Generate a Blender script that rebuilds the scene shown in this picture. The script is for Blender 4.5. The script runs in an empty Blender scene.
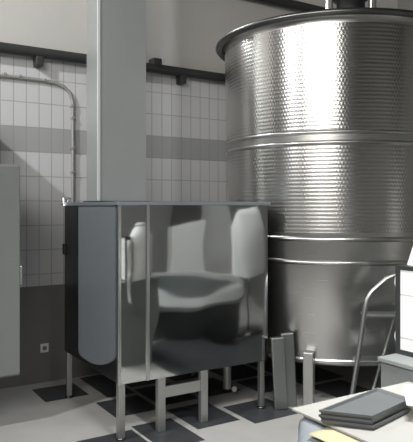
import bpy, bmesh, math, random
from mathutils import Vector, Matrix

S = bpy.context.scene
COL = S.collection
TH = math.radians(32.0)          # the room is turned by this angle against the camera
CU, SU = math.cos(TH), math.sin(TH)
F = 600.0                        # focal length in pixels of the 413 x 442 frame
CAMZ = 1.40
HOR = 207.0                      # horizon row


def W(a, b, h=0.0):
    """room frame (a along the back wall, b towards it) -> world"""
    return Vector((a * CU - b * SU, a * SU + b * CU, h))


# ------------------------------------------------------------------ camera
cam_d = bpy.data.cameras.new('camera')
cam_d.sensor_fit = 'HORIZONTAL'
cam_d.sensor_width = 36.0
cam_d.lens = 36.0 * F / 413.0
cam_d.shift_y = -(221.0 - HOR) / 413.0
cam_d.clip_start = 0.05
cam = bpy.data.objects.new('camera', cam_d)
cam.location = (0, 0, CAMZ)
cam.rotation_euler = (math.radians(90), 0, 0)
COL.objects.link(cam)
S.camera = cam

# ------------------------------------------------------------------ world, lights, exposure
wd = bpy.data.worlds.new('world')
S.world = wd
wd.use_nodes = True
wd.node_tree.nodes['Background'].inputs[0].default_value = (0.75, 0.85, 1.0, 1)
wd.node_tree.nodes['Background'].inputs[1].default_value = 0.3
S.view_settings.view_transform = 'Standard'
S.view_settings.look = 'None'
S.view_settings.gamma = 1.0
S.view_settings.exposure = -0.38


def area(name, loc, target, sx, sy, power, color, spread=180):
    d = bpy.data.lights.new(name, 'AREA')
    d.shape = 'RECTANGLE'
    d.size, d.size_y = sx, sy
    d.energy = power
    d.color = color
    d.spread = math.radians(spread)
    o = bpy.data.objects.new(name, d)
    o.location = loc
    o.rotation_euler = (Vector(target) - Vector(loc)).to_track_quat('-Z', 'Y').to_euler()
    COL.objects.link(o)
    return o


# daylight through the two high windows of the left wall, and lamps, one of them added for the reflections
area('daylight_near_window', W(-1.55, 0.25, 3.55), W(2.8, 3.4, 2.2), 3.4, 1.7, 100, (1.0, 0.98, 0.94), 120)
area('daylight_far_window', W(-1.50, 2.95, 4.05), W(1.6, 4.6, 1.7), 0.14, 0.14, 125, (0.98, 0.99, 1.0))
area('wall_lamp_light', W(2.02, 4.66, 3.56), W(2.66, 3.87, 3.35), 0.16, 0.8, 15, (0.98, 0.99, 1.0), 120)
area('ceiling_lamp_light', W(1.5, 1.2, 3.3), W(2.0, 1.7, 0.3), 0.9, 0.25, 40, (0.97, 0.99, 1.0), 95)
area('reflection_fill_light', W(3.6, 2.0, 4.6), W(3.6, -1.2, 0.4), 0.8, 0.25, 46, (0.97, 0.99, 1.0), 90)  # added fill, brightens the objects mirrored in the vat front
area('blue_lamp_light', W(-1.56, 0.1, 1.55), W(2.6, 3.2, 1.4), 0.16, 0.36, 2.2, (0.55, 0.75, 1.0))


# ------------------------------------------------------------------ materials
def nt(name):
    m = bpy.data.materials.new(name)
    m.use_nodes = True
    t = m.node_tree
    return m, t, t.nodes['Principled BSDF']


def N(t, kind, **kw):
    n = t.nodes.new(kind)
    for k, v in kw.items():
        setattr(n, k, v)
    return n


def plain(name, col, rough=0.6, metal=0.0, var=0.0, scale=8.0, bump=0.0, bscale=40.0, spec=0.5, stretch=(1, 1, 1)):
    m, t, p = nt(name)
    p.inputs['Base Color'].default_value = (*col, 1)
    p.inputs['Roughness'].default_value = rough
    p.inputs['Metallic'].default_value = metal
    p.inputs['Specular IOR Level'].default_value = spec
    tc = N(t, 'ShaderNodeTexCoord')
    mp = N(t, 'ShaderNodeMapping')
    mp.inputs['Scale'].default_value = stretch
    t.links.new(tc.outputs['Object'], mp.inputs['Vector'])
    nz = N(t, 'ShaderNodeTexNoise')
    nz.inputs['Scale'].default_value = scale
    nz.inputs['Detail'].default_value = 4
    t.links.new(mp.outputs[0], nz.inputs['Vector'])
    if var:
        mx = N(t, 'ShaderNodeMix', data_type='RGBA')
        mx.inputs[6].default_value = (*[c * (1 - var) for c in col], 1)
        mx.inputs[7].default_value = (*[min(1, c * (1 + var)) for c in col], 1)
        t.links.new(nz.outputs['Fac'], mx.inputs[0])
        t.links.new(mx.outputs[2], p.inputs['Base Color'])
    if bump:
        nb = N(t, 'ShaderNodeTexNoise')
        nb.inputs['Scale'].default_value = bscale
        t.links.new(mp.outputs[0], nb.inputs['Vector'])
        b = N(t, 'ShaderNodeBump')
        b.inputs['Strength'].default_value = bump
        b.inputs['Distance'].default_value = 0.01
        t.links.new(nb.outputs['Fac'], b.inputs['Height'])
        t.links.new(b.outputs[0], p.inputs['Normal'])
    return m


def tile_mat(name, c1, c2, mortar, wid, hei, off_x=0.0, off_z=0.0, rough=0.3, axis='x', mort=0.004):
    m, t, p = nt(name)
    tc = N(t, 'ShaderNodeTexCoord')
    sp = N(t, 'ShaderNodeSeparateXYZ')
    t.links.new(tc.outputs['Object'], sp.inputs[0])
    cb = N(t, 'ShaderNodeCombineXYZ')
    ax = N(t, 'ShaderNodeMath', operation='ADD')
    ax.inputs[1].default_value = off_x + 10 * wid
    az = N(t, 'ShaderNodeMath', operation='ADD')
    az.inputs[1].default_value = off_z + 10 * hei
    t.links.new(sp.outputs['X' if axis == 'x' else 'Y'], ax.inputs[0])
    t.links.new(sp.outputs['Z'], az.inputs[0])
    t.links.new(ax.outputs[0], cb.inputs['X'])
    t.links.new(az.outputs[0], cb.inputs['Y'])
    br = N(t, 'ShaderNodeTexBrick')
    br.offset = 0.0
    br.squash = 1.0
    br.inputs['Color1'].default_value = (*c1, 1)
    br.inputs['Color2'].default_value = (*c2, 1)
    br.inputs['Mortar'].default_value = (*mortar, 1)
    br.inputs['Scale'].default_value = 1.0
    br.inputs['Mortar Size'].default_value = mort
    br.inputs['Mortar Smooth'].default_value = 0.2
    br.inputs['Brick Width'].default_value = wid
    br.inputs['Row Height'].default_value = hei
    t.links.new(cb.outputs[0], br.inputs['Vector'])
    t.links.new(br.outputs['Color'], p.inputs['Base Color'])
    p.inputs['Roughness'].default_value = rough
    b = N(t, 'ShaderNodeBump', invert=True)
    b.inputs['Strength'].default_value = 0.4
    b.inputs['Distance'].default_value = 0.002
    t.links.new(br.outputs['Fac'], b.inputs['Height'])
    t.links.new(b.outputs[0], p.inputs['Normal'])
    return m


def steel(name, col=(0.60, 0.61, 0.60), rough=0.2, wav=0.0, wscale=2.0, brushed=0.0, aniso=0.0):
    m, t, p = nt(name)
    p.inputs['Base Color'].default_value = (*col, 1)
    p.inputs['Metallic'].default_value = 1.0
    p.inputs['Roughness'].default_value = rough
    if aniso:
        p.inputs['Anisotropic'].default_value = aniso
    tc = N(t, 'ShaderNodeTexCoord')
    if brushed:
        mp = N(t, 'ShaderNodeMapping')
        mp.inputs['Scale'].default_value = (2, 2, 60)
        t.links.new(tc.outputs['Object'], mp.inputs['Vector'])
        nz = N(t, 'ShaderNodeTexNoise')
        nz.inputs['Scale'].default_value = 3
        t.links.new(mp.outputs[0], nz.inputs['Vector'])
        mr = N(t, 'ShaderNodeMapRange')
        mr.inputs['To Min'].default_value = rough - brushed
        mr.inputs['To Max'].default_value = rough + brushed
        t.links.new(nz.outputs['Fac'], mr.inputs['Value'])
        t.links.new(mr.outputs[0], p.inputs['Roughness'])
    if wav:
        n2 = N(t, 'ShaderNodeTexNoise')
        n2.inputs['Scale'].default_value = wscale
        n2.inputs['Detail'].default_value = 1
        t.links.new(tc.outputs['Object'], n2.inputs['Vector'])
        b = N(t, 'ShaderNodeBump')
        b.inputs['Strength'].default_value = wav
        b.inputs['Distance'].default_value = 0.02
        t.links.new(n2.outputs['Fac'], b.inputs['Height'])
        t.links.new(b.outputs[0], p.inputs['Normal'])
    return m


def dimple_steel(name, col, rough, px=0.024, pz=0.054, strength=0.14):
    """stamped dimple jacket: staggered dimples over the cylinder (angle and height)"""
    m, t, p = nt(name)
    p.inputs['Base Color'].default_value = (*col, 1)
    p.inputs['Metallic'].default_value = 1.0
    p.inputs['Roughness'].default_value = rough
    uv = N(t, 'ShaderNodeUVMap')
    uv.uv_map = 'wrap'
    sp = N(t, 'ShaderNodeSeparateXYZ')
    t.links.new(uv.outputs[0], sp.inputs[0])

    def wave(sock, period):
        mu = N(t, 'ShaderNodeMath', operation='MULTIPLY')
        mu.inputs[1].default_value = 2 * math.pi / period
        t.links.new(sock, mu.inputs[0])
        c = N(t, 'ShaderNodeMath', operation='COSINE')
        t.links.new(mu.outputs[0], c.inputs[0])
        return c.outputs[0]
    a, b_ = wave(sp.outputs['X'], px), wave(sp.outputs['Y'], pz)
    row = wave(sp.outputs['Y'], pz / 2)
    m1 = N(t, 'ShaderNodeMath', operation='MULTIPLY')
    t.links.new(a, m1.inputs[0])
    t.links.new(b_, m1.inputs[1])
    mm = N(t, 'ShaderNodeMath', operation='MULTIPLY_ADD')
    t.links.new(m1.outputs[0], mm.inputs[0])
    mm.inputs[1].default_value = 0.45
    t.links.new(row, mm.inputs[2])
    bp = N(t, 'ShaderNodeBump')
    bp.inputs['Strength'].default_value = strength
    bp.inputs['Distance'].default_value = 0.003
    t.links.new(mm.outputs[0], bp.inputs['Height'])
    t.links.new(bp.outputs[0], p.inputs['Normal'])
    # circumferential polish: highlights run up and down the wall of the tank
    tg = N(t, 'ShaderNodeTangent', direction_type='RADIAL', axis='Z')
    t.links.new(tg.outputs[0], p.inputs['Tangent'])
    p.inputs['Anisotropic'].default_value = 0.7
    p.inputs['Anisotropic Rotation'].default_value = 0.25
    return m


M = {}
M['plaster'] = plain('wall_plaster', (0.58, 0.56, 0.53), 0.9, var=0.05, scale=2, bump=0.1, bscale=30)
M['grey_wall'] = plain('grey_wall_paint', (0.22, 0.22, 0.21), 0.85, var=0.1, scale=2)
M['pale_wall'] = plain('pale_grey_wall_paint', (0.40, 0.40, 0.385), 0.85, var=0.1, scale=2)
M['dado'] = plain('grey_dado_paint', (0.20, 0.19, 0.18), 0.7, var=0.1, scale=3)
M['tile'] = tile_mat('white_wall_tile', (0.64, 0.64, 0.64), (0.61, 0.61, 0.62), (0.40, 0.40, 0.40), 0.1, 0.194, 0, -0.09, 0.35)
M['band'] = tile_mat('grey_band_tile', (0.40, 0.405, 0.40), (0.385, 0.39, 0.385), (0.33, 0.33, 0.33), 0.1, 0.194, 0, -0.09, 0.35)
M['panel_tile'] = tile_mat('white_panel_tile', (0.88, 0.88, 0.87), (0.87, 0.87, 0.86), (0.55, 0.56, 0.56), 0.1, 0.194, 0.055, -0.075, 0.25, axis='y')
M['ceiling'] = plain('ceiling_paint', (0.25, 0.25, 0.24), 0.9, var=0.05)
M['floor_light'] = plain('light_floor_tile', (0.46, 0.45, 0.43), 0.45, var=0.22, scale=3.0, bump=0.05)
M['floor_dark'] = plain('dark_floor_tile', (0.055, 0.058, 0.062), 0.4, var=0.3, scale=9.0, bump=0.05)
M['shell'] = steel('tank_shell_steel', (0.55, 0.54, 0.52), 0.30, brushed=0.06, wav=0.05, wscale=3)
M['dimple'] = dimple_steel('dimpled_jacket_steel', (0.60, 0.585, 0.56), 0.27)
M['rim'] = steel('dark_rim_steel', (0.16, 0.16, 0.155), 0.35)
M['mirror'] = steel('polished_vat_steel', (0.56, 0.57, 0.56), 0.05, wav=0.7, wscale=1.9)
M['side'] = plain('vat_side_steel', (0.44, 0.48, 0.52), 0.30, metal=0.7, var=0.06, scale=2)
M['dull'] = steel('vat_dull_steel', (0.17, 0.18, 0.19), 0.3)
M['trim'] = steel('satin_trim_steel', (0.66, 0.67, 0.66), 0.32)
M['leg'] = steel('satin_leg_steel', (0.52, 0.52, 0.50), 0.5)
M['seam'] = plain('pale_seam_sheet', (0.72, 0.73, 0.72), 0.4, metal=0.2)
M['duct'] = plain('galvanised_duct_sheet', (0.50, 0.52, 0.51), 0.42, metal=0.55, var=0.06, scale=3)
M['black_pipe'] = plain('dark_pipe_paint', (0.035, 0.037, 0.036), 0.5, var=0.2)
M['conduit'] = plain('grey_conduit', (0.40, 0.39, 0.37), 0.4, metal=0.3, var=0.1)
M['grey_plank'] = steel('dull_plank_steel', (0.30, 0.31, 0.30), 0.5)
M['black'] = plain('black_plastic', (0.015, 0.015, 0.016), 0.5)
M['white'] = plain('white_plastic', (0.82, 0.82, 0.80), 0.4, var=0.03)
M['cloth'] = plain('white_cloth', (0.85, 0.85, 0.84), 0.9, var=0.05)
M['fridge'] = plain('cabinet_enamel', (0.22, 0.23, 0.22), 0.45, var=0.04)
M['dark_frame'] = plain('dark_metal_frame', (0.07, 0.075, 0.075), 0.4, metal=0.6)
M['counter'] = plain('grey_counter_paint', (0.20, 0.21, 0.205), 0.5, var=0.08)
M['counter_edge'] = plain('pale_counter_edge', (0.52, 0.53, 0.52), 0.45)
M['counter_rim'] = plain('counter_rim_grey', (0.24, 0.25, 0.245), 0.5)
M['cardboard'] = plain('pale_cardboard', (0.40, 0.39, 0.36), 0.9, var=0.07, scale=6)
M['tray'] = plain('grey_tray_plastic', (0.125, 0.132, 0.135), 0.55, var=0.06)
M['blue_film'] = plain('pale_blue_plastic_film', (0.27, 0.29, 0.31), 0.35, var=0.25, scale=14, bump=0.3, bscale=25)
M['yellow'] = plain('pale_yellow_paper', (0.52, 0.47, 0.30), 0.8, var=0.08)
M['tub'] = plain('grey_tub_plastic', (0.10, 0.11, 0.11), 0.5)
M['table'] = steel('table_steel', (0.45, 0.46, 0.46), 0.4)
M['ladder'] = steel('ladder_tube', (0.50, 0.51, 0.50), 0.38)


# ------------------------------------------------------------------ mesh helpers
def box(bm, c, s, R=None, bev=0.0):
    """box with centre c and full size s"""
    g = bmesh.ops.create_cube(bm, size=1.0)
    vs = g['verts']
    bmesh.ops.scale(bm, vec=s, verts=vs)
    if bev:
        es = list({e for v in vs for e in v.link_edges})
        r = bmesh.ops.bevel(bm, geom=es, offset=bev, segments=2, affect='EDGES', profile=0.5)
        vs = list({v for f in r['faces'] for v in f.verts} | {v for v in vs if v.is_valid})
    if R:
        bmesh.ops.rotate(bm, cent=(0, 0, 0), matrix=R, verts=vs)
    bmesh.ops.translate(bm, vec=c, verts=vs)
    return vs


def bx(bm, x0, x1, y0, y1, z0, z1, bev=0.0):
    return box(bm, ((x0 + x1) / 2, (y0 + y1) / 2, (z0 + z1) / 2), (x1 - x0, y1 - y0, z1 - z0), bev=bev)


def tube(bm, pts, r, seg=12, caps=True):
    pts = [Vector(p) for p in pts]
    rings = []
    prev = None
    for i, p in enumerate(pts):
        if i == 0:
            d = pts[1] - p
        elif i == len(pts) - 1:
            d = p - pts[i - 1]
        else:
            d = (pts[i + 1] - p).normalized() + (p - pts[i - 1]).normalized()
        d.normalize()
        if prev is None:
            ref = Vector((0, 0, 1)) if abs(d.z) < 0.9 else Vector((1, 0, 0))
            n = d.cross(ref).normalized()
        else:
            n = (prev - d * prev.dot(d)).normalized()
        prev = n
        q = d.cross(n)
        rings.append([bm.verts.new(p + (n * math.cos(k * 2 * math.pi / seg) + q * math.sin(k * 2 * math.pi / seg)) * r) for k in range(seg)])
    for A, B in zip(rings, rings[1:]):
        for k in range(seg):
            bm.faces.new((A[k], A[(k + 1) % seg], B[(k + 1) % seg], B[k]))
    if caps:
        bm.faces.new(rings[0][::-1])
        bm.faces.new(rings[-1])


def lathe(bm, prof, seg=48, c=(0, 0), cap_top=False, cap_bot=False, uv=False):
    lay = bm.loops.layers.uv.new('wrap') if uv else None
    rings = [[bm.verts.new((c[0] + r * math.cos(k * 2 * math.pi / seg), c[1] + r * math.sin(k * 2 * math.pi / seg), z)) for k in range(seg)] for r, z in prof]
    for i in range(len(rings) - 1):
        A, B = rings[i], rings[i + 1]
        for k in range(seg):
            f = bm.faces.new((A[k], A[(k + 1) % seg], B[(k + 1) % seg], B[k]))
            f.smooth = True
            if uv:
                r = prof[0][0]
                us = [k, k + 1, k + 1, k]
                zs = [prof[i][1], prof[i][1], prof[i + 1][1], prof[i + 1][1]]
                for l, uu, zz in zip(f.loops, us, zs):
                    l[lay].uv = (uu * 2 * math.pi * r / seg, zz)
    if cap_bot:
        bm.faces.new(rings[0][::-1])
    if cap_top:
        bm.faces.new(rings[-1])


def obj(name, bm, mats, parent=None, smooth=False, recalc=True):
    me = bpy.data.meshes.new(name)
    if recalc:
        bmesh.ops.recalc_face_normals(bm, faces=bm.faces)
    bm.to_mesh(me)
    bm.free()
    if not isinstance(mats, (list, tuple)):
        mats = [mats]
    for m in mats:
        me.materials.append(m)
    if smooth:
        for p in me.polygons:
            p.use_smooth = True
    o = bpy.data.objects.new(name, me)
    COL.objects.link(o)
    if parent:
        o.parent = parent
    return o


def autosmooth(o, deg=40):
    me = o.data
    for p in me.polygons:
        p.use_smooth = True
    bm = bmesh.new()
    bm.from_mesh(me)
    for e in bm.edges:
        if len(e.link_faces) == 2 and e.calc_face_angle(0) > math.radians(deg):
            e.smooth = False
    bm.to_mesh(me)
    bm.free()
    return o


def tag(o, label, cat, group=None):
    o['label'] = label
    o['category'] = cat
    if group:
        o['group'] = group
    return o


def thing(name, label, cat, loc=(0, 0, 0), rz=0.0, group=None):
    o = bpy.data.objects.new(name, None)
    o.empty_display_size = 0.1
    o.location = loc
    o.rotation_euler = (0, 0, rz)
    COL.objects.link(o)
    return tag(o, label, cat, group)


def room_obj(name, bm, mats, kind='structure'):
    """object whose own axes are the room axes (x along the back wall, y towards it)"""
    o = obj(name, bm, mats)
    o.rotation_euler = (0, 0, TH)
    if kind:
        o['kind'] = kind
    return o


NB = bmesh.new

# ------------------------------------------------------------------ the room
A0, A1, B0, B1, HC = -1.6, 5.6, -3.6, 4.753, 4.9

# floor: light tiles with darker ones set between them
dark = [(1.30, 1.63, 4.26, 4.61), (1.60, 1.93, 3.70, 4.06), (1.24, 1.60, 3.06, 3.45), (1.62, 1.905, 3.06, 3.50),
        (1.955, 2.28, 3.23, 3.66), (2.32, 2.70, 3.12, 3.50), (1.97, 2.28, 3.75, 4.2), (2.34, 2.66, 3.75, 4.15),
        (2.74, 3.10, 3.60, 3.95), (3.15, 3.5, 3.2, 3.55), (1.72, 1.94, 4.12, 4.72), (1.97, 2.28, 4.26, 4.7), (2.34, 2.66, 4.22, 4.7), (2.74, 3.10, 4.0, 4.6), (3.15, 3.6, 3.6, 4.4), (2.45, 4.1, 1.2, 2.75)]  # the last, a broad patch, is added out of view to darken the vat's reflection
us = sorted({A0, A1} | {v for d in dark for v in d[:2]})
vs_ = sorted({B0, B1} | {v for d in dark for v in d[2:]})
bm = NB()
gv = {}
for i, u in enumerate(us):
    for j, v in enumerate(vs_):
        gv[i, j] = bm.verts.new((u, v, 0))
for i in range(len(us) - 1):
    for j in range(len(vs_) - 1):
        f = bm.faces.new((gv[i, j], gv[i + 1, j], gv[i + 1, j + 1], gv[i, j + 1]))
        cu, cv = (us[i] + us[i + 1]) / 2, (vs_[j] + vs_[j + 1]) / 2
        f.material_index = 1 if any(d[0] < cu < d[1] and d[2] < cv < d[3] for d in dark) else 0
ret = bmesh.ops.extrude_face_region(bm, geom=list(bm.faces))
bmesh.ops.translate(bm, vec=(0, 0, -0.1), verts=[g for g in ret['geom'] if isinstance(g, bmesh.types.BMVert)])
room_obj('floor', bm, [M['floor_light'], M['floor_dark']])

# back wall: grey dado, white tile, grey band, white tile, plaster
bm = NB()
zones = [(0, 0.772, 0), (0.772, 1.836, 1), (1.836, 2.03, 2), (2.03, 2.612, 1), (2.612, HC, 3)]
for z0, z1, mi in zones:
    n0 = len(bm.faces)
    bx(bm, A0, A1, B1, B1 + 0.2, z0, z1)
    bm.faces.ensure_lookup_table()
    for f in bm.faces[n0:]:
        f.material_index = mi
room_obj('wall_back', bm, [M['dado'], M['tile'], M['band'], M['plaster']])

bm = NB()
bx(bm, A1, A1 + 0.2, B0, B1, 0, HC)
room_obj('wall_right', bm, M['grey_wall'])
bm = NB()
bx(bm, A0, A1, B0 - 0.2, B0, 0, HC)
room_obj('wall_front', bm, M['pale_wall'])
# left wall with two high window openings
bm = NB()
ops = [(-1.3, 1.8, 2.65, 4.45), (2.6, 3.3, 3.7, 4.4)]
bx(bm, A0 - 0.2, A0, B0, -1.3, 0, HC)
bx(bm, A0 - 0.2, A0, -1.3, 1.8, 0, 2.65)
bx(bm, A0 - 0.2, A0, -1.3, 1.8, 4.45, HC)
bx(bm, A0 - 0.2, A0, 1.8, 2.6, 0, HC)
bx(bm, A0 - 0.2, A0, 2.6, 3.3, 0, 3.7)
bx(bm, A0 - 0.2, A0, 2.6, 3.3, 4.4, HC)
bx(bm, A0 - 0.2, A0, 3.3, B1, 0, HC)
room_obj('wall_left', bm, M['grey_wall'])
for n, (b0, b1, h0, h1) in enumerate(ops):
    bm = NB()
    for (p, q, r, s) in ((b0, b1, h0, h0 + 0.05), (b0, b1, h1 - 0.05, h1), (b0, b0 + 0.05, h0, h1), (b1 - 0.05, b1, h0, h1)):
        bx(bm, A0 - 0.15, A0 - 0.09, p, q, r, s)
    room_obj('window_%d' % (n + 1), bm, M['white'])
bm = NB()
bx(bm, A0, A1, B0, B1, HC, HC + 0.15)
room_obj('ceiling', bm, M['ceiling'])
# unseen block added left of the frame to cast the tiles' slanting shadow
bm = NB()
bx(bm, 0.2, 0.90, 4.301, B1, 0, 2.08)
room_obj('shadow_block', bm, M['dado'])


# ------------------------------------------------------------------ dimpled tank
TC = Vector((1.055, 4.986, 0))


def TR(z):
    return 0.872 + 0.022 * (z - 1.4)


tank = thing('steel_tank', 'tall round stainless steel tank with dimpled jacket standing against the tiled wall', 'tank', TC, 0)
SEG = 144
ZB, ZTOP = 0.315, 2.735


def ring_prof(z, w, p):
    """a rolled swage standing p proud of the shell"""
    return [(TR(z - w) + 0.001, z - w), (TR(z) + p * 0.75, z - w * 0.5), (TR(z) + p, z), (TR(z) + p * 0.75, z + w * 0.5), (TR(z + w) + 0.001, z + w)]


bm = NB()
lathe(bm, [(TR(ZB) - 0.06, ZB - 0.02), (TR(ZB) - 0.012, ZB - 0.016), (TR(ZB), ZB + 0.008), (TR(1.22), 1.22)], SEG, cap_bot=True)
obj('lower_shell', bm, M['shell'], tank)
bm = NB()
lathe(bm, ring_prof(ZB + 0.012, 0.014, 0.008), SEG)
obj('bottom_rim', bm, M['trim'], tank)
bm = NB()
zz = [1.22 + (1.845 - 1.22) * k / 4 for k in range(5)]
lathe(bm, [(TR(z), z) for z in zz], SEG, uv=True)
obj('dimpled_jacket', bm, M['dimple'], tank)
bm = NB()
zz = [1.92 + (2.66 - 1.92) * k / 4 for k in range(5)]
lathe(bm, [(TR(z) + 0.004, z) for z in zz], SEG, uv=True)
obj('dimpled_jacket', bm, M['dimple'], tank)
bm = NB()
lathe(bm, [(TR(1.845), 1.845), (TR(1.92), 1.92)], SEG)
lathe(bm, ring_prof(1.845, 0.016, 0.016), SEG)
lathe(bm, ring_prof(1.918, 0.016, 0.016), SEG)
obj('swage_band', bm, M['shell'], tank)
for z in (1.175, 1.012):
    bm = NB()
    lathe(bm, ring_prof(z, 0.018, 0.015), SEG)
    obj('swage_band', bm, M['shell'], tank)
bm = NB()
lathe(bm, [(TR(2.66), 2.66), (TR(2.70) + 0.002, 2.70), (TR(2.72) + 0.03, 2.73)], SEG)
obj('neck_band', bm, M['shell'], tank)
bm = NB()
RR = 0.94
lathe(bm, [(RR - 0.015, ZTOP - 0.032), (RR + 0.022, ZTOP - 0.04), (RR + 0.04, ZTOP - 0.02), (RR + 0.034, ZTOP), (RR, ZTOP + 0.008), (RR - 0.03, ZTOP), (RR - 0.015, ZTOP - 0.032)], SEG)
obj('rolled_rim', bm, M['rim'], tank)
bm = NB()
lathe(bm, [(RR - 0.02, 2.72), (0.7, 2.74), (0.3, 2.77), (0.02, 2.78)], SEG, cap_top=True)
obj('lid', bm, M['shell'], tank)
# hatch collar and its two lugs near the front of the lid
hx, hy = -0.02, -0.68
bm = NB()
lathe(bm, [(0.10, 2.74), (0.10, 2.88), (0.125, 2.885), (0.125, 2.915), (0.08, 2.935), (0.0101, 2.94)], 32, c=(hx, hy), cap_top=True)
hatch = obj('hatch_collar', bm, M['black'], tank)
for sx in (-1, 1):
    bm = NB()
    box(bm, (hx + sx * 0.155, hy, 2.82), (0.05, 0.05, 0.20), bev=0.012)
    obj('hatch_lug', bm, M['trim'], tank)
# three feet
for ang in (-113, 8, 128):
    r = math.radians(ang)
    bm = NB()
    R = Matrix.Rotation(r, 3, 'Z')
    box(bm, (math.cos(r) * 0.878, math.sin(r) * 0.878, 0.195), (0.055, 0.072, 0.39), R, bev=0.006)
    lg = obj('leg', bm, M['leg'], tank)

# ------------------------------------------------------------------ polished vat
VA0, VA1, VB0, VB1 = 1.456, 2.58, 3.323, 4.326
VZ0, VZ1 = 0.335, 1.425
vat = thing('steel_vat', 'rectangular polished stainless steel vat on thin legs in front of the tank', 'vat', W(VA0, VB0), TH)
VW, VD = VA1 - VA0, VB1 - VB0
# local frame: x along the front, y to the wall, origin at the front left corner
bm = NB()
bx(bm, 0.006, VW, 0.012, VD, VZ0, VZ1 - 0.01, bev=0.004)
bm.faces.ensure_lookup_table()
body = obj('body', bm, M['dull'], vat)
# lighter sheet on the left side, its lower edge rounded
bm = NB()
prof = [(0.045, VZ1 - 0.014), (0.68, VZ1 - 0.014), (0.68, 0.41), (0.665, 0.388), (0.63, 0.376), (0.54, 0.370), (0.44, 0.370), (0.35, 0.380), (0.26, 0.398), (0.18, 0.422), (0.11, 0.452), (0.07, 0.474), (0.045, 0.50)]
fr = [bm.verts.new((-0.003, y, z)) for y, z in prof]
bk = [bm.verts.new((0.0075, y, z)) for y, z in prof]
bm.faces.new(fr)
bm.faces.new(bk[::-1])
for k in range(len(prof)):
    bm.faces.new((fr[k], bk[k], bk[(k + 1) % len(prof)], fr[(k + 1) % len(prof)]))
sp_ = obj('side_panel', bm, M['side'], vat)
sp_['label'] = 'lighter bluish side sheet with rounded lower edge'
bm = NB()
bx(bm, 0.012, 0.185, 0.0, 0.012, VZ0, VZ1 - 0.012)
obj('front_strip', bm, M['mirror'], vat)
bm = NB()
bx(bm, 0.20, VW - 0.004, -0.004, 0.012, VZ0, VZ1 - 0.012)
obj('front_panel', bm, M['mirror'], vat)
bm = NB()
bx(bm, 0.183, 0.205, -0.010, 0.010, VZ0 - 0.002, VZ1 - 0.012, bev=0.003)
obj('seam_strip', bm, M['trim'], vat)
bm = NB()
bx(bm, -0.006, 0.016, -0.008, 0.016, VZ0 - 0.004, VZ1 - 0.012, bev=0.003)
obj('corner_strip', bm, M['trim'], vat)
bm = NB()
t = 0.03
bx(bm, -0.015, VW + 0.015, -0.018, t, VZ1 - 0.014, VZ1 + 0.008, bev=0.004)
bx(bm, -0.015, VW + 0.015, VD - t, VD + 0.012, VZ1 - 0.014, VZ1 + 0.008, bev=0.004)
bx(bm, -0.015, t, t, VD - t, VZ1 - 0.014, VZ1 + 0.008)
bx(bm, VW - t, VW + 0.015, t, VD - t, VZ1 - 0.014, VZ1 + 0.008)
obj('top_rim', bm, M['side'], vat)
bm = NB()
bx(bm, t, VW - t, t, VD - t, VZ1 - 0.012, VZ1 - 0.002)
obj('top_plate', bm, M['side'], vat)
for lx, ly, wd_ in ((0.012, 0.008, 0.042), (VW - 0.045, 0.02, 0.036), (0.02, VD - 0.05, 0.036), (VW - 0.05, VD - 0.05, 0.036)):
    bm = NB()
    bx(bm, lx - 0.012, lx - 0.012 + wd_, ly - 0.012, ly - 0.012 + wd_, 0.012, VZ0 + 0.001, bev=0.003)
    lg = obj('leg', bm, M['leg'], vat)
    bm = NB()
    lathe(bm, [(0.03, 0.0), (0.03, 0.01), (0.018, 0.014)], 16, c=(lx - 0.012 + wd_ / 2, ly - 0.012 + wd_ / 2), cap_bot=True, cap_top=True)
    obj('foot', bm, M['rim'], lg)
# inner H-shaped support under the front
for sx in (0.262, 0.575):
    bm = NB()
    bx(bm, sx, sx + 0.052, -0.01, 0.03, 0.0, VZ0 + 0.001, bev=0.003)
    obj('support_post', bm, M['leg'], vat)
bm = NB()
bx(bm, 0.314, 0.575, 0.0, 0.02, 0.205, 0.275, bev=0.003)
obj('support_rail', bm, M['leg'], vat)
# drain pipe with a white knob
bm = NB()
tube(bm, [(VW - 0.10, 0.36, VZ0), (VW - 0.10, 0.36, 0.06)], 0.032, 16)
dp = obj('drain_pipe', bm, M['leg'], vat, smooth=False)
bm = NB()
bmesh.ops.create_uvsphere(bm, u_segments=12, v_segments=8, radius=0.022)
bmesh.ops.translate(bm, vec=(VW - 0.055, 0.33, 0.055), verts=bm.verts)
kn = obj('drain_knob', bm, M['white'], dp, smooth=True)
kn['label'] = 'small white knob'
# black latch and small tap on the left rear edge
bm = NB()
bx(bm, -0.014, 0.008, VD - 0.045, VD - 0.012, 1.05, 1.13, bev=0.004)
lt = obj('latch', bm, M['black'], vat)
lt['label'] = 'black latch'
bm = NB()
tube(bm, [(0.02, VD - 0.03, VZ1 + 0.004), (0.02, VD - 0.03, VZ1 + 0.035), (-0.02, VD - 0.06, VZ1 + 0.035), (-0.02, VD - 0.08, VZ1 - 0.02)], 0.011, 10)
bx(bm, -0.005, 0.045, VD - 0.042, VD - 0.018, VZ1 + 0.03, VZ1 + 0.045, bev=0.003)
obj('tap', bm, M['trim'], vat)

# ------------------------------------------------------------------ exhaust duct on the vat
duct = thing('exhaust_duct', 'tall rectangular grey metal duct rising from the polished vat', 'duct', W(1.63, 4.085, VZ1 + 0.008), TH)
bm = NB()
bx(bm, 0, 0.385, 0, 0.23, 0.0, 3.3, bev=0.003)
obj('duct_body', bm, M['duct'], duct)
bm = NB()
bx(bm, -0.006, 0.016, -0.007, 0.006, 0.012, 3.3, bev=0.002)
obj('edge_seam', bm, M['seam'], duct)
bm = NB()
bx(bm, -0.02, 0.405, -0.02, 0.245, 0.0, 0.012)
fl = obj('base_flange', bm, M['rim'], duct)


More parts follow.
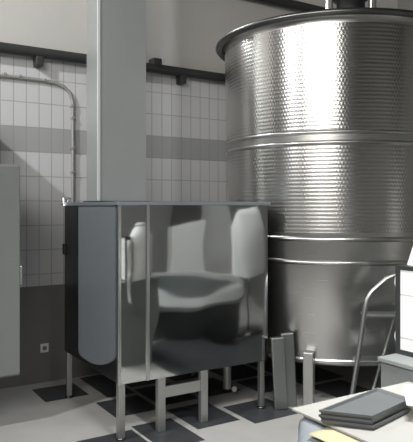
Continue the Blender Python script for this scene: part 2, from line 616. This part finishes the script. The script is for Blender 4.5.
# ------------------------------------------------------------------ pipes on the back wall
def wall_pt(px, y, b):
    k = (px - 206.0) / F
    a = (k * b * CU + b * SU) / (CU - k * SU)
    Yw = a * SU + b * CU
    return a, CAMZ - (y - HOR) * Yw / F


pipe = thing('wall_pipe', 'thick dark pipe running along the wall at the top of the tiles', 'pipe', W(0, 0), TH)
bm = NB()
tube(bm, [(0.95, 4.685, 2.61), (3.6, 4.685, 2.61)], 0.041, 16)
autosmooth(obj('pipe_run', bm, M['black_pipe'], pipe))
for pa in (wall_pt(38, 60, 4.7)[0], wall_pt(181, 78, 4.7)[0], wall_pt(156, 70, 4.7)[0] - 0.01):
    bm = NB()
    if pa < wall_pt(170, 70, 4.7)[0] and pa > wall_pt(100, 60, 4.7)[0]:
        bx(bm, pa - 0.045, pa + 0.045, 4.655, 4.753, 2.63, 2.70, bev=0.012)
        obj('pipe_clamp', bm, M['black_pipe'], pipe)
    else:
        bx(bm, pa - 0.03, pa + 0.03, 4.66, 4.753, 2.505, 2.60, bev=0.008)
        obj('pipe_bracket', bm, M['black_pipe'], pipe)

pipe2 = thing('wall_pipe', 'dark pipe high on the wall behind the rim of the tall tank', 'pipe', W(0, 0), TH)
bm = NB()
tube(bm, [(2.6, 4.69, 3.45), (5.55, 4.69, 3.45)], 0.045, 16)
autosmooth(obj('pipe_run', bm, M['black_pipe'], pipe2))
bm = NB()
bx(bm, 3.2, 3.26, 4.66, 4.753, 3.44, 3.52)
obj('pipe_bracket', bm, M['black_pipe'], pipe2)

conduit = thing('conduit', 'thin grey conduit bending down the white tiles to the vat', 'conduit', W(0, 0), TH)
bm = NB()
CB = 4.728
pl = [(-4, 75), (20, 77.5), (40, 80), (56, 83), (64, 87), (69.5, 93), (72, 102), (72.3, 150), (72, 215)]
pts = []
for (px, y) in pl:
    a, h = wall_pt(px, y, CB)
    pts.append((a, CB, h))
tube(bm, pts, 0.013, 10)
autosmooth(obj('conduit_run', bm, M['conduit'], conduit))
for (px, y) in ((4, 74), (19, 76), (44, 80), (71.5, 106), (72, 118), (72, 148), (72, 172)):
    a, h = wall_pt(px, y, CB)
    bm = NB()
    bx(bm, a - 0.014, a + 0.014, CB - 0.018, 4.753, h - 0.010, h + 0.010, bev=0.003)
    obj('clip', bm, M['conduit'], conduit)

a, h = wall_pt(44, 348, 4.745)
sock = thing('wall_socket', 'small white socket low on the grey wall by the vat legs', 'socket', W(a, 4.753, h), TH)
bm = NB()
bx(bm, -0.033, 0.033, -0.012, 0.0, -0.035, 0.035, bev=0.004)
obj('cover_plate', bm, M['white'], sock)
bm = NB()
lathe(bm, [(0.018, 0.0), (0.018, 0.004)], 20, cap_bot=True, cap_top=True)
bmesh.ops.rotate(bm, cent=(0, 0, 0), matrix=Matrix.Rotation(math.radians(90), 3, 'X'), verts=bm.verts)
bmesh.ops.translate(bm, vec=(0, -0.011, 0), verts=bm.verts)
obj('socket_face', bm, M['fridge'], sock)

# ------------------------------------------------------------------ grey cabinet at the left
FA1 = 1.019
cab = thing('metal_cabinet', 'plain grey metal cabinet hung on the wall at the left edge', 'cabinet', W(0.42, 3.86, 0.325), TH)
fw, fd = FA1 - 0.42, 0.44
bm = NB()
bx(bm, 0, fw, 0.02, fd, 0.0, 1.345, bev=0.008)
obj('body', bm, M['fridge'], cab)
bm = NB()
bx(bm, 0.003, fw - 0.003, 0.0, 0.02, 0.012, 1.335, bev=0.006)
dr = obj('door', bm, M['fridge'], cab)
bm = NB()
bx(bm, fw - 0.004, fw + 0.012, 0.0, 0.03, 0.58, 0.70, bev=0.004)
obj('hinge', bm, M['trim'], dr)

# ------------------------------------------------------------------ two planks leaning beside the vat
for k, (pa, pb, lean, hgt, lab) in enumerate(((2.636, 3.245, 0.05, 0.50, 'dull grey metal plank leaning upright against the vat corner, the nearer one'),
                                   (2.735, 3.262, 0.05, 0.515, 'dull grey metal plank leaning upright, the one closer to the tank leg'))):
    pk = thing('metal_plank', lab, 'plank', W(pa, pb, 0), math.radians(8))
    R = Matrix.Rotation(-lean, 3, 'Y')
    bm = NB()
    vs2 = box(bm, (0, 0, hgt / 2), (0.094, 0.028, hgt), bev=0.008)
    bmesh.ops.rotate(bm, cent=(0, 0, 0), matrix=R, verts=bm.verts)
    obj('plank_face', bm, M['grey_plank'], pk)
    bm = NB()
    box(bm, (-0.002, 0.022, hgt - 0.014), (0.09, 0.05, 0.022), bev=0.01)
    bmesh.ops.rotate(bm, cent=(0, 0, 0), matrix=R, verts=bm.verts)
    obj('folded_end', bm, M['grey_plank'], pk)

# ------------------------------------------------------------------ step ladder in front of the tank
LY = 3.95


def lp(px, y, Y=LY):
    return Vector(((px - 206) * Y / F, Y, CAMZ - (y - HOR) * Y / F))


lad = thing('step_ladder', 'folding tubular metal step ladder standing in front of the tank', 'ladder', (lp(360, 300).x, LY, 0), 0)
o0 = Vector(lad.location)
foot = lp(349.5, 400)
foot.z = 0.0
foot.x = lp(347.5, 400).x
rail = [foot, lp(352, 392), lp(358.7, 350), lp(364.5, 310), lp(367, 299), lp(371, 292.5), lp(378, 286), lp(386, 279), lp(394, 275.5), lp(408, 275), lp(418, 278), lp(424, 286), lp(424, 300)]
end = lp(424, 300)
end.x = lp(421, 300).x
rail += [lp(423, 350), Vector((lp(421, 300).x, LY, 0.0))]
bm = NB()
tube(bm, [p - o0 for p in rail], 0.017, 12)
autosmooth(obj('rail_hoop', bm, M['ladder'], lad))
for y, x0, x1 in ((316, 364.5, 423), (362, 357, 422), (404, 351, 421)):
    bm = NB()
    p, q = lp(x0, y), lp(x1, y)
    box(bm, ((p.x + q.x) / 2 - o0.x, 0.05, p.z), (q.x - p.x, 0.13, 0.022), bev=0.004)
    obj('step', bm, M['ladder'], lad)
for x0, y0, x1 in ((398, 305, 366), (419, 305, 440)):
    bm = NB()
    p = lp(x0, y0, 4.02)
    q = lp(x1, 400, 4.14)
    q.z = 0.0
    tube(bm, [p - o0, q - o0], 0.0105, 10)
    autosmooth(obj('rear_strut', bm, M['ladder'], lad))

# ------------------------------------------------------------------ counter with the white tiled panel
cnt = thing('counter', 'low grey counter with pale top edge below the white tiled panel', 'counter', W(2.07, 0.1), TH)
bm = NB()
bx(bm, 0, 0.36, 0, 1.75, 0.0, 0.715)
obj('body', bm, M['counter'], cnt)
bm = NB()
bx(bm, -0.012, 0.37, -0.01, 1.76, 0.715, 0.735, bev=0.004)
obj('top_slab', bm, M['counter_rim'], cnt)
pan = thing('tiled_panel', 'white tiled panel in a dark metal frame standing on the grey counter', 'panel', W(2.176, 0.1, 0.735), TH)
bm = NB()
bx(bm, 0.004, 0.05, 0.02, 1.738, 0.02, 0.385)
obj('tile_face', bm, M['panel_tile'], pan)
bm = NB()
bx(bm, 0, 0.055, 1.735, 1.76, 0, 0.40)
bx(bm, 0, 0.055, 0.0, 0.022, 0, 0.40)
bx(bm, 0, 0.055, 0.022, 1.735, 0.382, 0.40)
bx(bm, 0, 0.055, 0.022, 1.735, 0, 0.022)
obj('frame', bm, M['dark_frame'], pan)
# white cloth hanging behind the end of the panel
random.seed(3)
bm = NB()
nu, nv = 14, 26
g = [[None] * nv for _ in range(nu)]
for i in range(nu):
    for j in range(nv):
        s, t = i / (nu - 1), j / (nv - 1)
        hh = 0.36 - 0.56 * t
        x = 0.012 + 0.045 * s
        blob = max(0, math.sin(t * 14.0 + 0.6)) ** 2
        y = 1.764 + (0.004 + 0.026 * blob) * (1 - abs(2 * s - 1) ** 2)
        g[i][j] = bm.verts.new((x, y, hh))
for i in range(nu - 1):
    for j in range(nv - 1):
        bm.faces.new((g[i][j], g[i + 1][j], g[i + 1][j + 1], g[i][j + 1]))
cl = obj('cloth', bm, M['cloth'], smooth=True)
cl.location = W(2.176, 0.1, 0.735)
cl.rotation_euler = (0, 0, TH)
tag(cl, 'white cloth peeping out behind the left end of the tiled panel', 'cloth')
# white canister on top of the counter behind the panel
can = thing('canister', 'white plastic canister with sloping shoulder rising above the tiled panel', 'canister', W(2.31, 1.82, 0.735), TH)
bm = NB()
lathe(bm, [(0.062, 0.0), (0.07, 0.01), (0.07, 0.37), (0.066, 0.40), (0.035, 0.50), (0.026, 0.515)], 32, cap_bot=True, cap_top=True)
autosmooth(obj('body', bm, M['white'], can))
bm = NB()
lathe(bm, [(0.03, 0.51), (0.03, 0.545), (0.026, 0.55)], 24, cap_bot=True, cap_top=True)
obj('screw_cap', bm, M['white'], can)

# ------------------------------------------------------------------ work table with cardboard, trays, papers
tab = thing('work_table', 'steel work table covered by a sheet of cardboard beside the grey counter', 'table', W(1.45, 0.45), TH)
bm = NB()
bx(bm, 0, 0.60, 0, 1.21, 0.625, 0.652, bev=0.004)
obj('tabletop', bm, M['table'], tab)
for lx, ly in ((0.20, 0.06), (0.52, 0.06), (0.20, 1.05), (0.52, 1.05)):
    bm = NB()
    bx(bm, lx - 0.02, lx + 0.02, ly - 0.02, ly + 0.02, 0, 0.626)
    obj('leg', bm, M['table'], tab)
TZ = 0.656
bm = NB()
bx(bm, 0, 0.635, 0.0, 1.24, 0.0, 0.009, bev=0.002)
cb = obj('cardboard_sheet', bm, M['cardboard'])
cb.location = W(1.422, 0.45, TZ + 0.002)
cb.rotation_euler = (0, 0, TH)
tag(cb, 'pale cardboard sheet covering the work table under the grey trays', 'cardboard')


def tp(px, y, h):
    Y = (CAMZ - h) * F / (y - HOR)
    return Vector(((px - 206) * Y / F, Y, h))


# stack of grey trays: outline from its four corners
TB = TZ + 0.0125


def tray(zb, zt, corners, lab):
    c = [Vector((p.x, p.y, 0)) for p in corners]
    ctr = sum(c, Vector()) / 4
    r = thing('tray', lab, 'tray', (ctr.x, ctr.y, zb), 0, 'stack of grey trays')

    def inset(d):
        return [p + (ctr - p) * d for p in c]
    H = zt - zb
    bm = NB()
    # outer skirt, rim, inner wall, floor as one closed shell
    loops = [(inset(0.05), 0.0), (inset(0.02), H * 0.55), (inset(0.0), H * 0.58), (inset(0.0), H), (inset(0.07), H), (inset(0.11), H * 0.45), (inset(0.13), H * 0.42)]
    rings = [[bm.verts.new((p.x - ctr.x, p.y - ctr.y, z)) for p in L] for L, z in loops]
    for Aq, Bq in zip(rings, rings[1:]):
        for k in range(4):
            bm.faces.new((Aq[k], Aq[(k + 1) % 4], Bq[(k + 1) % 4], Bq[k]))
    bm.faces.new(rings[0][::-1])
    bm.faces.new(rings[-1])
    o = obj('tray_shell', bm, M['tray'], r)
    return r


q = [tp(318.5, 410, 0.718), tp(372, 416, 0.718), tp(410, 398.5, 0.718), tp(377, 387.5, 0.718)]
labs = ['flat grey plastic tray at the bottom of the stack on the cardboard', 'flat grey plastic tray in the middle of the stack on cardboard', 'flat grey plastic tray on top of the stack, its sunken floor open to view']
ctr = sum(q, Vector()) / 4
for k in range(3):
    sc = (0.985, 0.99, 1.0)[k]
    cc = [ctr + (p - ctr) * sc + Vector(((0.003, -0.003, 0)[k], (0.0, 0.002, 0)[k], 0)) for p in q]
    tray(TB + k * 0.0168, TB + k * 0.0168 + 0.0165, cc, labs[k])

# white paper bag at the right edge
bm = NB()
random.seed(5)
p0 = tp(404, 386, 0.728)
nn = 8
g = [[None] * nn for _ in range(nn)]
corn = [tp(406, 405, 0.725), tp(440, 410, 0.725), tp(440, 384, 0.730), tp(402, 385.5, 0.730)]
for i in range(nn):
    for j in range(nn):
        s, t = i / (nn - 1), j / (nn - 1)
        p = (corn[0] * (1 - s) + corn[1] * s) * (1 - t) + (corn[3] * (1 - s) + corn[2] * s) * t
        g[i][j] = bm.verts.new(p + Vector((0, 0, 0.012 * abs(math.sin(3.1 * s * 2) * math.sin(3 * t)) + 0.002)) - p0)
for i in range(nn - 1):
    for j in range(nn - 1):
        bm.faces.new((g[i][j], g[i + 1][j], g[i + 1][j + 1], g[i][j + 1]))
ret = bmesh.ops.extrude_face_region(bm, geom=list(bm.faces))
bmesh.ops.translate(bm, vec=(0, 0, -0.004), verts=[v for v in ret['geom'] if isinstance(v, bmesh.types.BMVert)])
pp = obj('paper', bm, M['cloth'], smooth=True)
pp.location = p0
tag(pp, 'white paper lying over the far right end of the tray stack', 'paper')


# blue grey plastic film hanging off the table under the cardboard
def sheet(name, mat, fn, nu, nv, thick, origin):
    bm = NB()
    g = [[bm.verts.new(Vector(fn(i / (nu - 1), j / (nv - 1)))) for j in range(nv)] for i in range(nu)]
    for i in range(nu - 1):
        for j in range(nv - 1):
            bm.faces.new((g[i][j], g[i + 1][j], g[i + 1][j + 1], g[i][j + 1]))
    bmesh.ops.recalc_face_normals(bm, faces=bm.faces)
    ret = bmesh.ops.solidify(bm, geom=list(bm.faces), thickness=thick)
    o = obj(name, bm, mat, smooth=True)
    o.location = origin
    o.rotation_euler = (0, 0, TH)
    return o


def film(s, t):
    # s along the table's left edge (towards the camera), t from under the cardboard outwards and down
    y = 0.98 - 0.98 * s
    out = t * (0.05 + 0.20 * min(1, s * 7))
    drop = 0.10 * t ** 2.0
    return (0.012 - out, y + 0.02 * math.sin(t * 5 + s * 7) * t, 0.0015 - drop + 0.010 * t * math.sin(s * 18 + t * 6))


fo = sheet('plastic_film', M['blue_film'], film, 30, 18, 0.0015, W(1.43, 0.66, TZ - 0.014))
tag(fo, 'pale blue grey plastic film hanging off the table edge', 'film')


def yel(s, t):
    return (0.015 - 0.10 * t, 0.20 - 0.22 * s + 0.02 * t, -0.0015 - 0.012 * t * t + 0.003 * t * math.sin(s * 5))


yo = sheet('yellow_paper', M['yellow'], yel, 10, 8, 0.001, W(1.43, 1.30, TZ + 0.0005))
tag(yo, 'pale yellow paper sticking out from under the cardboard', 'paper')

# ------------------------------------------------------------------ things seen only as reflections in the vat's polished front
def refl(px, y, t):
    """room point whose mirror image in the vat front (plane b = VB0) shows at pixel (px, y), t beyond the front"""
    k = (px - 206.0) / F
    da, db = k * CU + SU, -k * SU + CU
    Yf = VB0 / db
    Yt = Yf + t / db
    return Vector((da * Yt, VB0 - t, CAMZ - (y - HOR) * Yt / F))


p0, p1 = refl(177, 228, 4.0), refl(206, 320, 4.0)
wc = thing('white_cabinet', 'white cabinet seen as the bright panel reflected in the vat front', 'cabinet', W(p0.x, p0.y - 0.3, 0), TH)
cw = p1.x - p0.x
bm = NB()
bx(bm, 0, cw, 0, 0.28, 0.06, p0.z, bev=0.01)
obj('body', bm, M['white'], wc)
bm = NB()
bx(bm, 0.01, cw - 0.01, 0.28, 0.30, 0.08, p0.z - 0.01, bev=0.004)
obj('door', bm, M['white'], wc)
bm = NB()
bx(bm, 0.02, cw - 0.02, 0.03, 0.26, 0, 0.06)
obj('base', bm, M['black'], wc)
# big round tub in front of it
p0, p1 = refl(106, 292, 2.7), refl(228, 292, 2.7)
tr_ = (p1.x - p0.x) / 2
tub = thing('round_tub', 'large round grey tub seen as the dark arc reflected in the vat front', 'tub', W((p0.x + p1.x) / 2, p0.y, 0), TH)
bm = NB()
lathe(bm, [(tr_ * 0.85, 0), (tr_ * 0.97, p0.z), (tr_ * 0.92, p0.z), (tr_ * 0.8, 0.03)], 64, cap_bot=True, cap_top=True)
autosmooth(obj('body', bm, M['tub'], tub))
bm = NB()
lathe(bm, [(tr_ * 0.90, p0.z - 0.04), (tr_ * 1.0, p0.z - 0.08), (tr_ * 1.02, p0.z - 0.04), (tr_ * 0.98, p0.z + 0.02), (tr_ * 0.90, p0.z + 0.015), (tr_ * 0.90, p0.z - 0.04)], 64)
autosmooth(obj('rim', bm, M['counter_edge'], tub))
# white work coat on a stand
p0, p1 = refl(246, 208, 2.2), refl(246, 262, 2.2)
coat = thing('coat_stand', 'thin stand seen reflected at the right of the vat front', 'stand', W(p0.x, p0.y, 0), TH)
bm = NB()
tube(bm, [(0, 0, 0.02), (0, 0, p0.z)], 0.016, 10)
obj('pole', bm, M['trim'], coat)
bm = NB()
lathe(bm, [(0.18, 0), (0.18, 0.015), (0.03, 0.03)], 24, cap_bot=True, cap_top=True)
obj('base', bm, M['rim'], coat)
bm = NB()
rings = []
for k in range(9):
    t = k / 8
    z = p0.z + 0.01 - (p0.z - 0.55) * t
    rw = 0.03 + 0.17 * min(1, t * 2.2) ** 0.8 + 0.02 * t
    rings.append([bm.verts.new((rw * math.cos(a_) * (1 + 0.07 * math.sin(6 * a_ + 3 * t)), 0.55 * rw * math.sin(a_), z)) for a_ in [m * 2 * math.pi / 32 for m in range(32)]])
for Aq, Bq in zip(rings, rings[1:]):
    for k in range(32):
        bm.faces.new((Aq[k], Aq[(k + 1) % 32], Bq[(k + 1) % 32], Bq[k]))
bm.faces.new(rings[0])
wcoat = obj('work_coat', bm, M['cloth'], smooth=True)
wcoat.location = W(p0.x, p0.y, 0.02)
wcoat.rotation_euler = (0, 0, TH)
tag(wcoat, 'white work coat hanging on the stand, seen reflected in the vat front', 'coat')
# pale door in the right wall
bm = NB()
bx(bm, A1 - 0.04, A1, -2.6, -1.5, 0, 2.2)
room_obj('door_1', bm, M['white'])
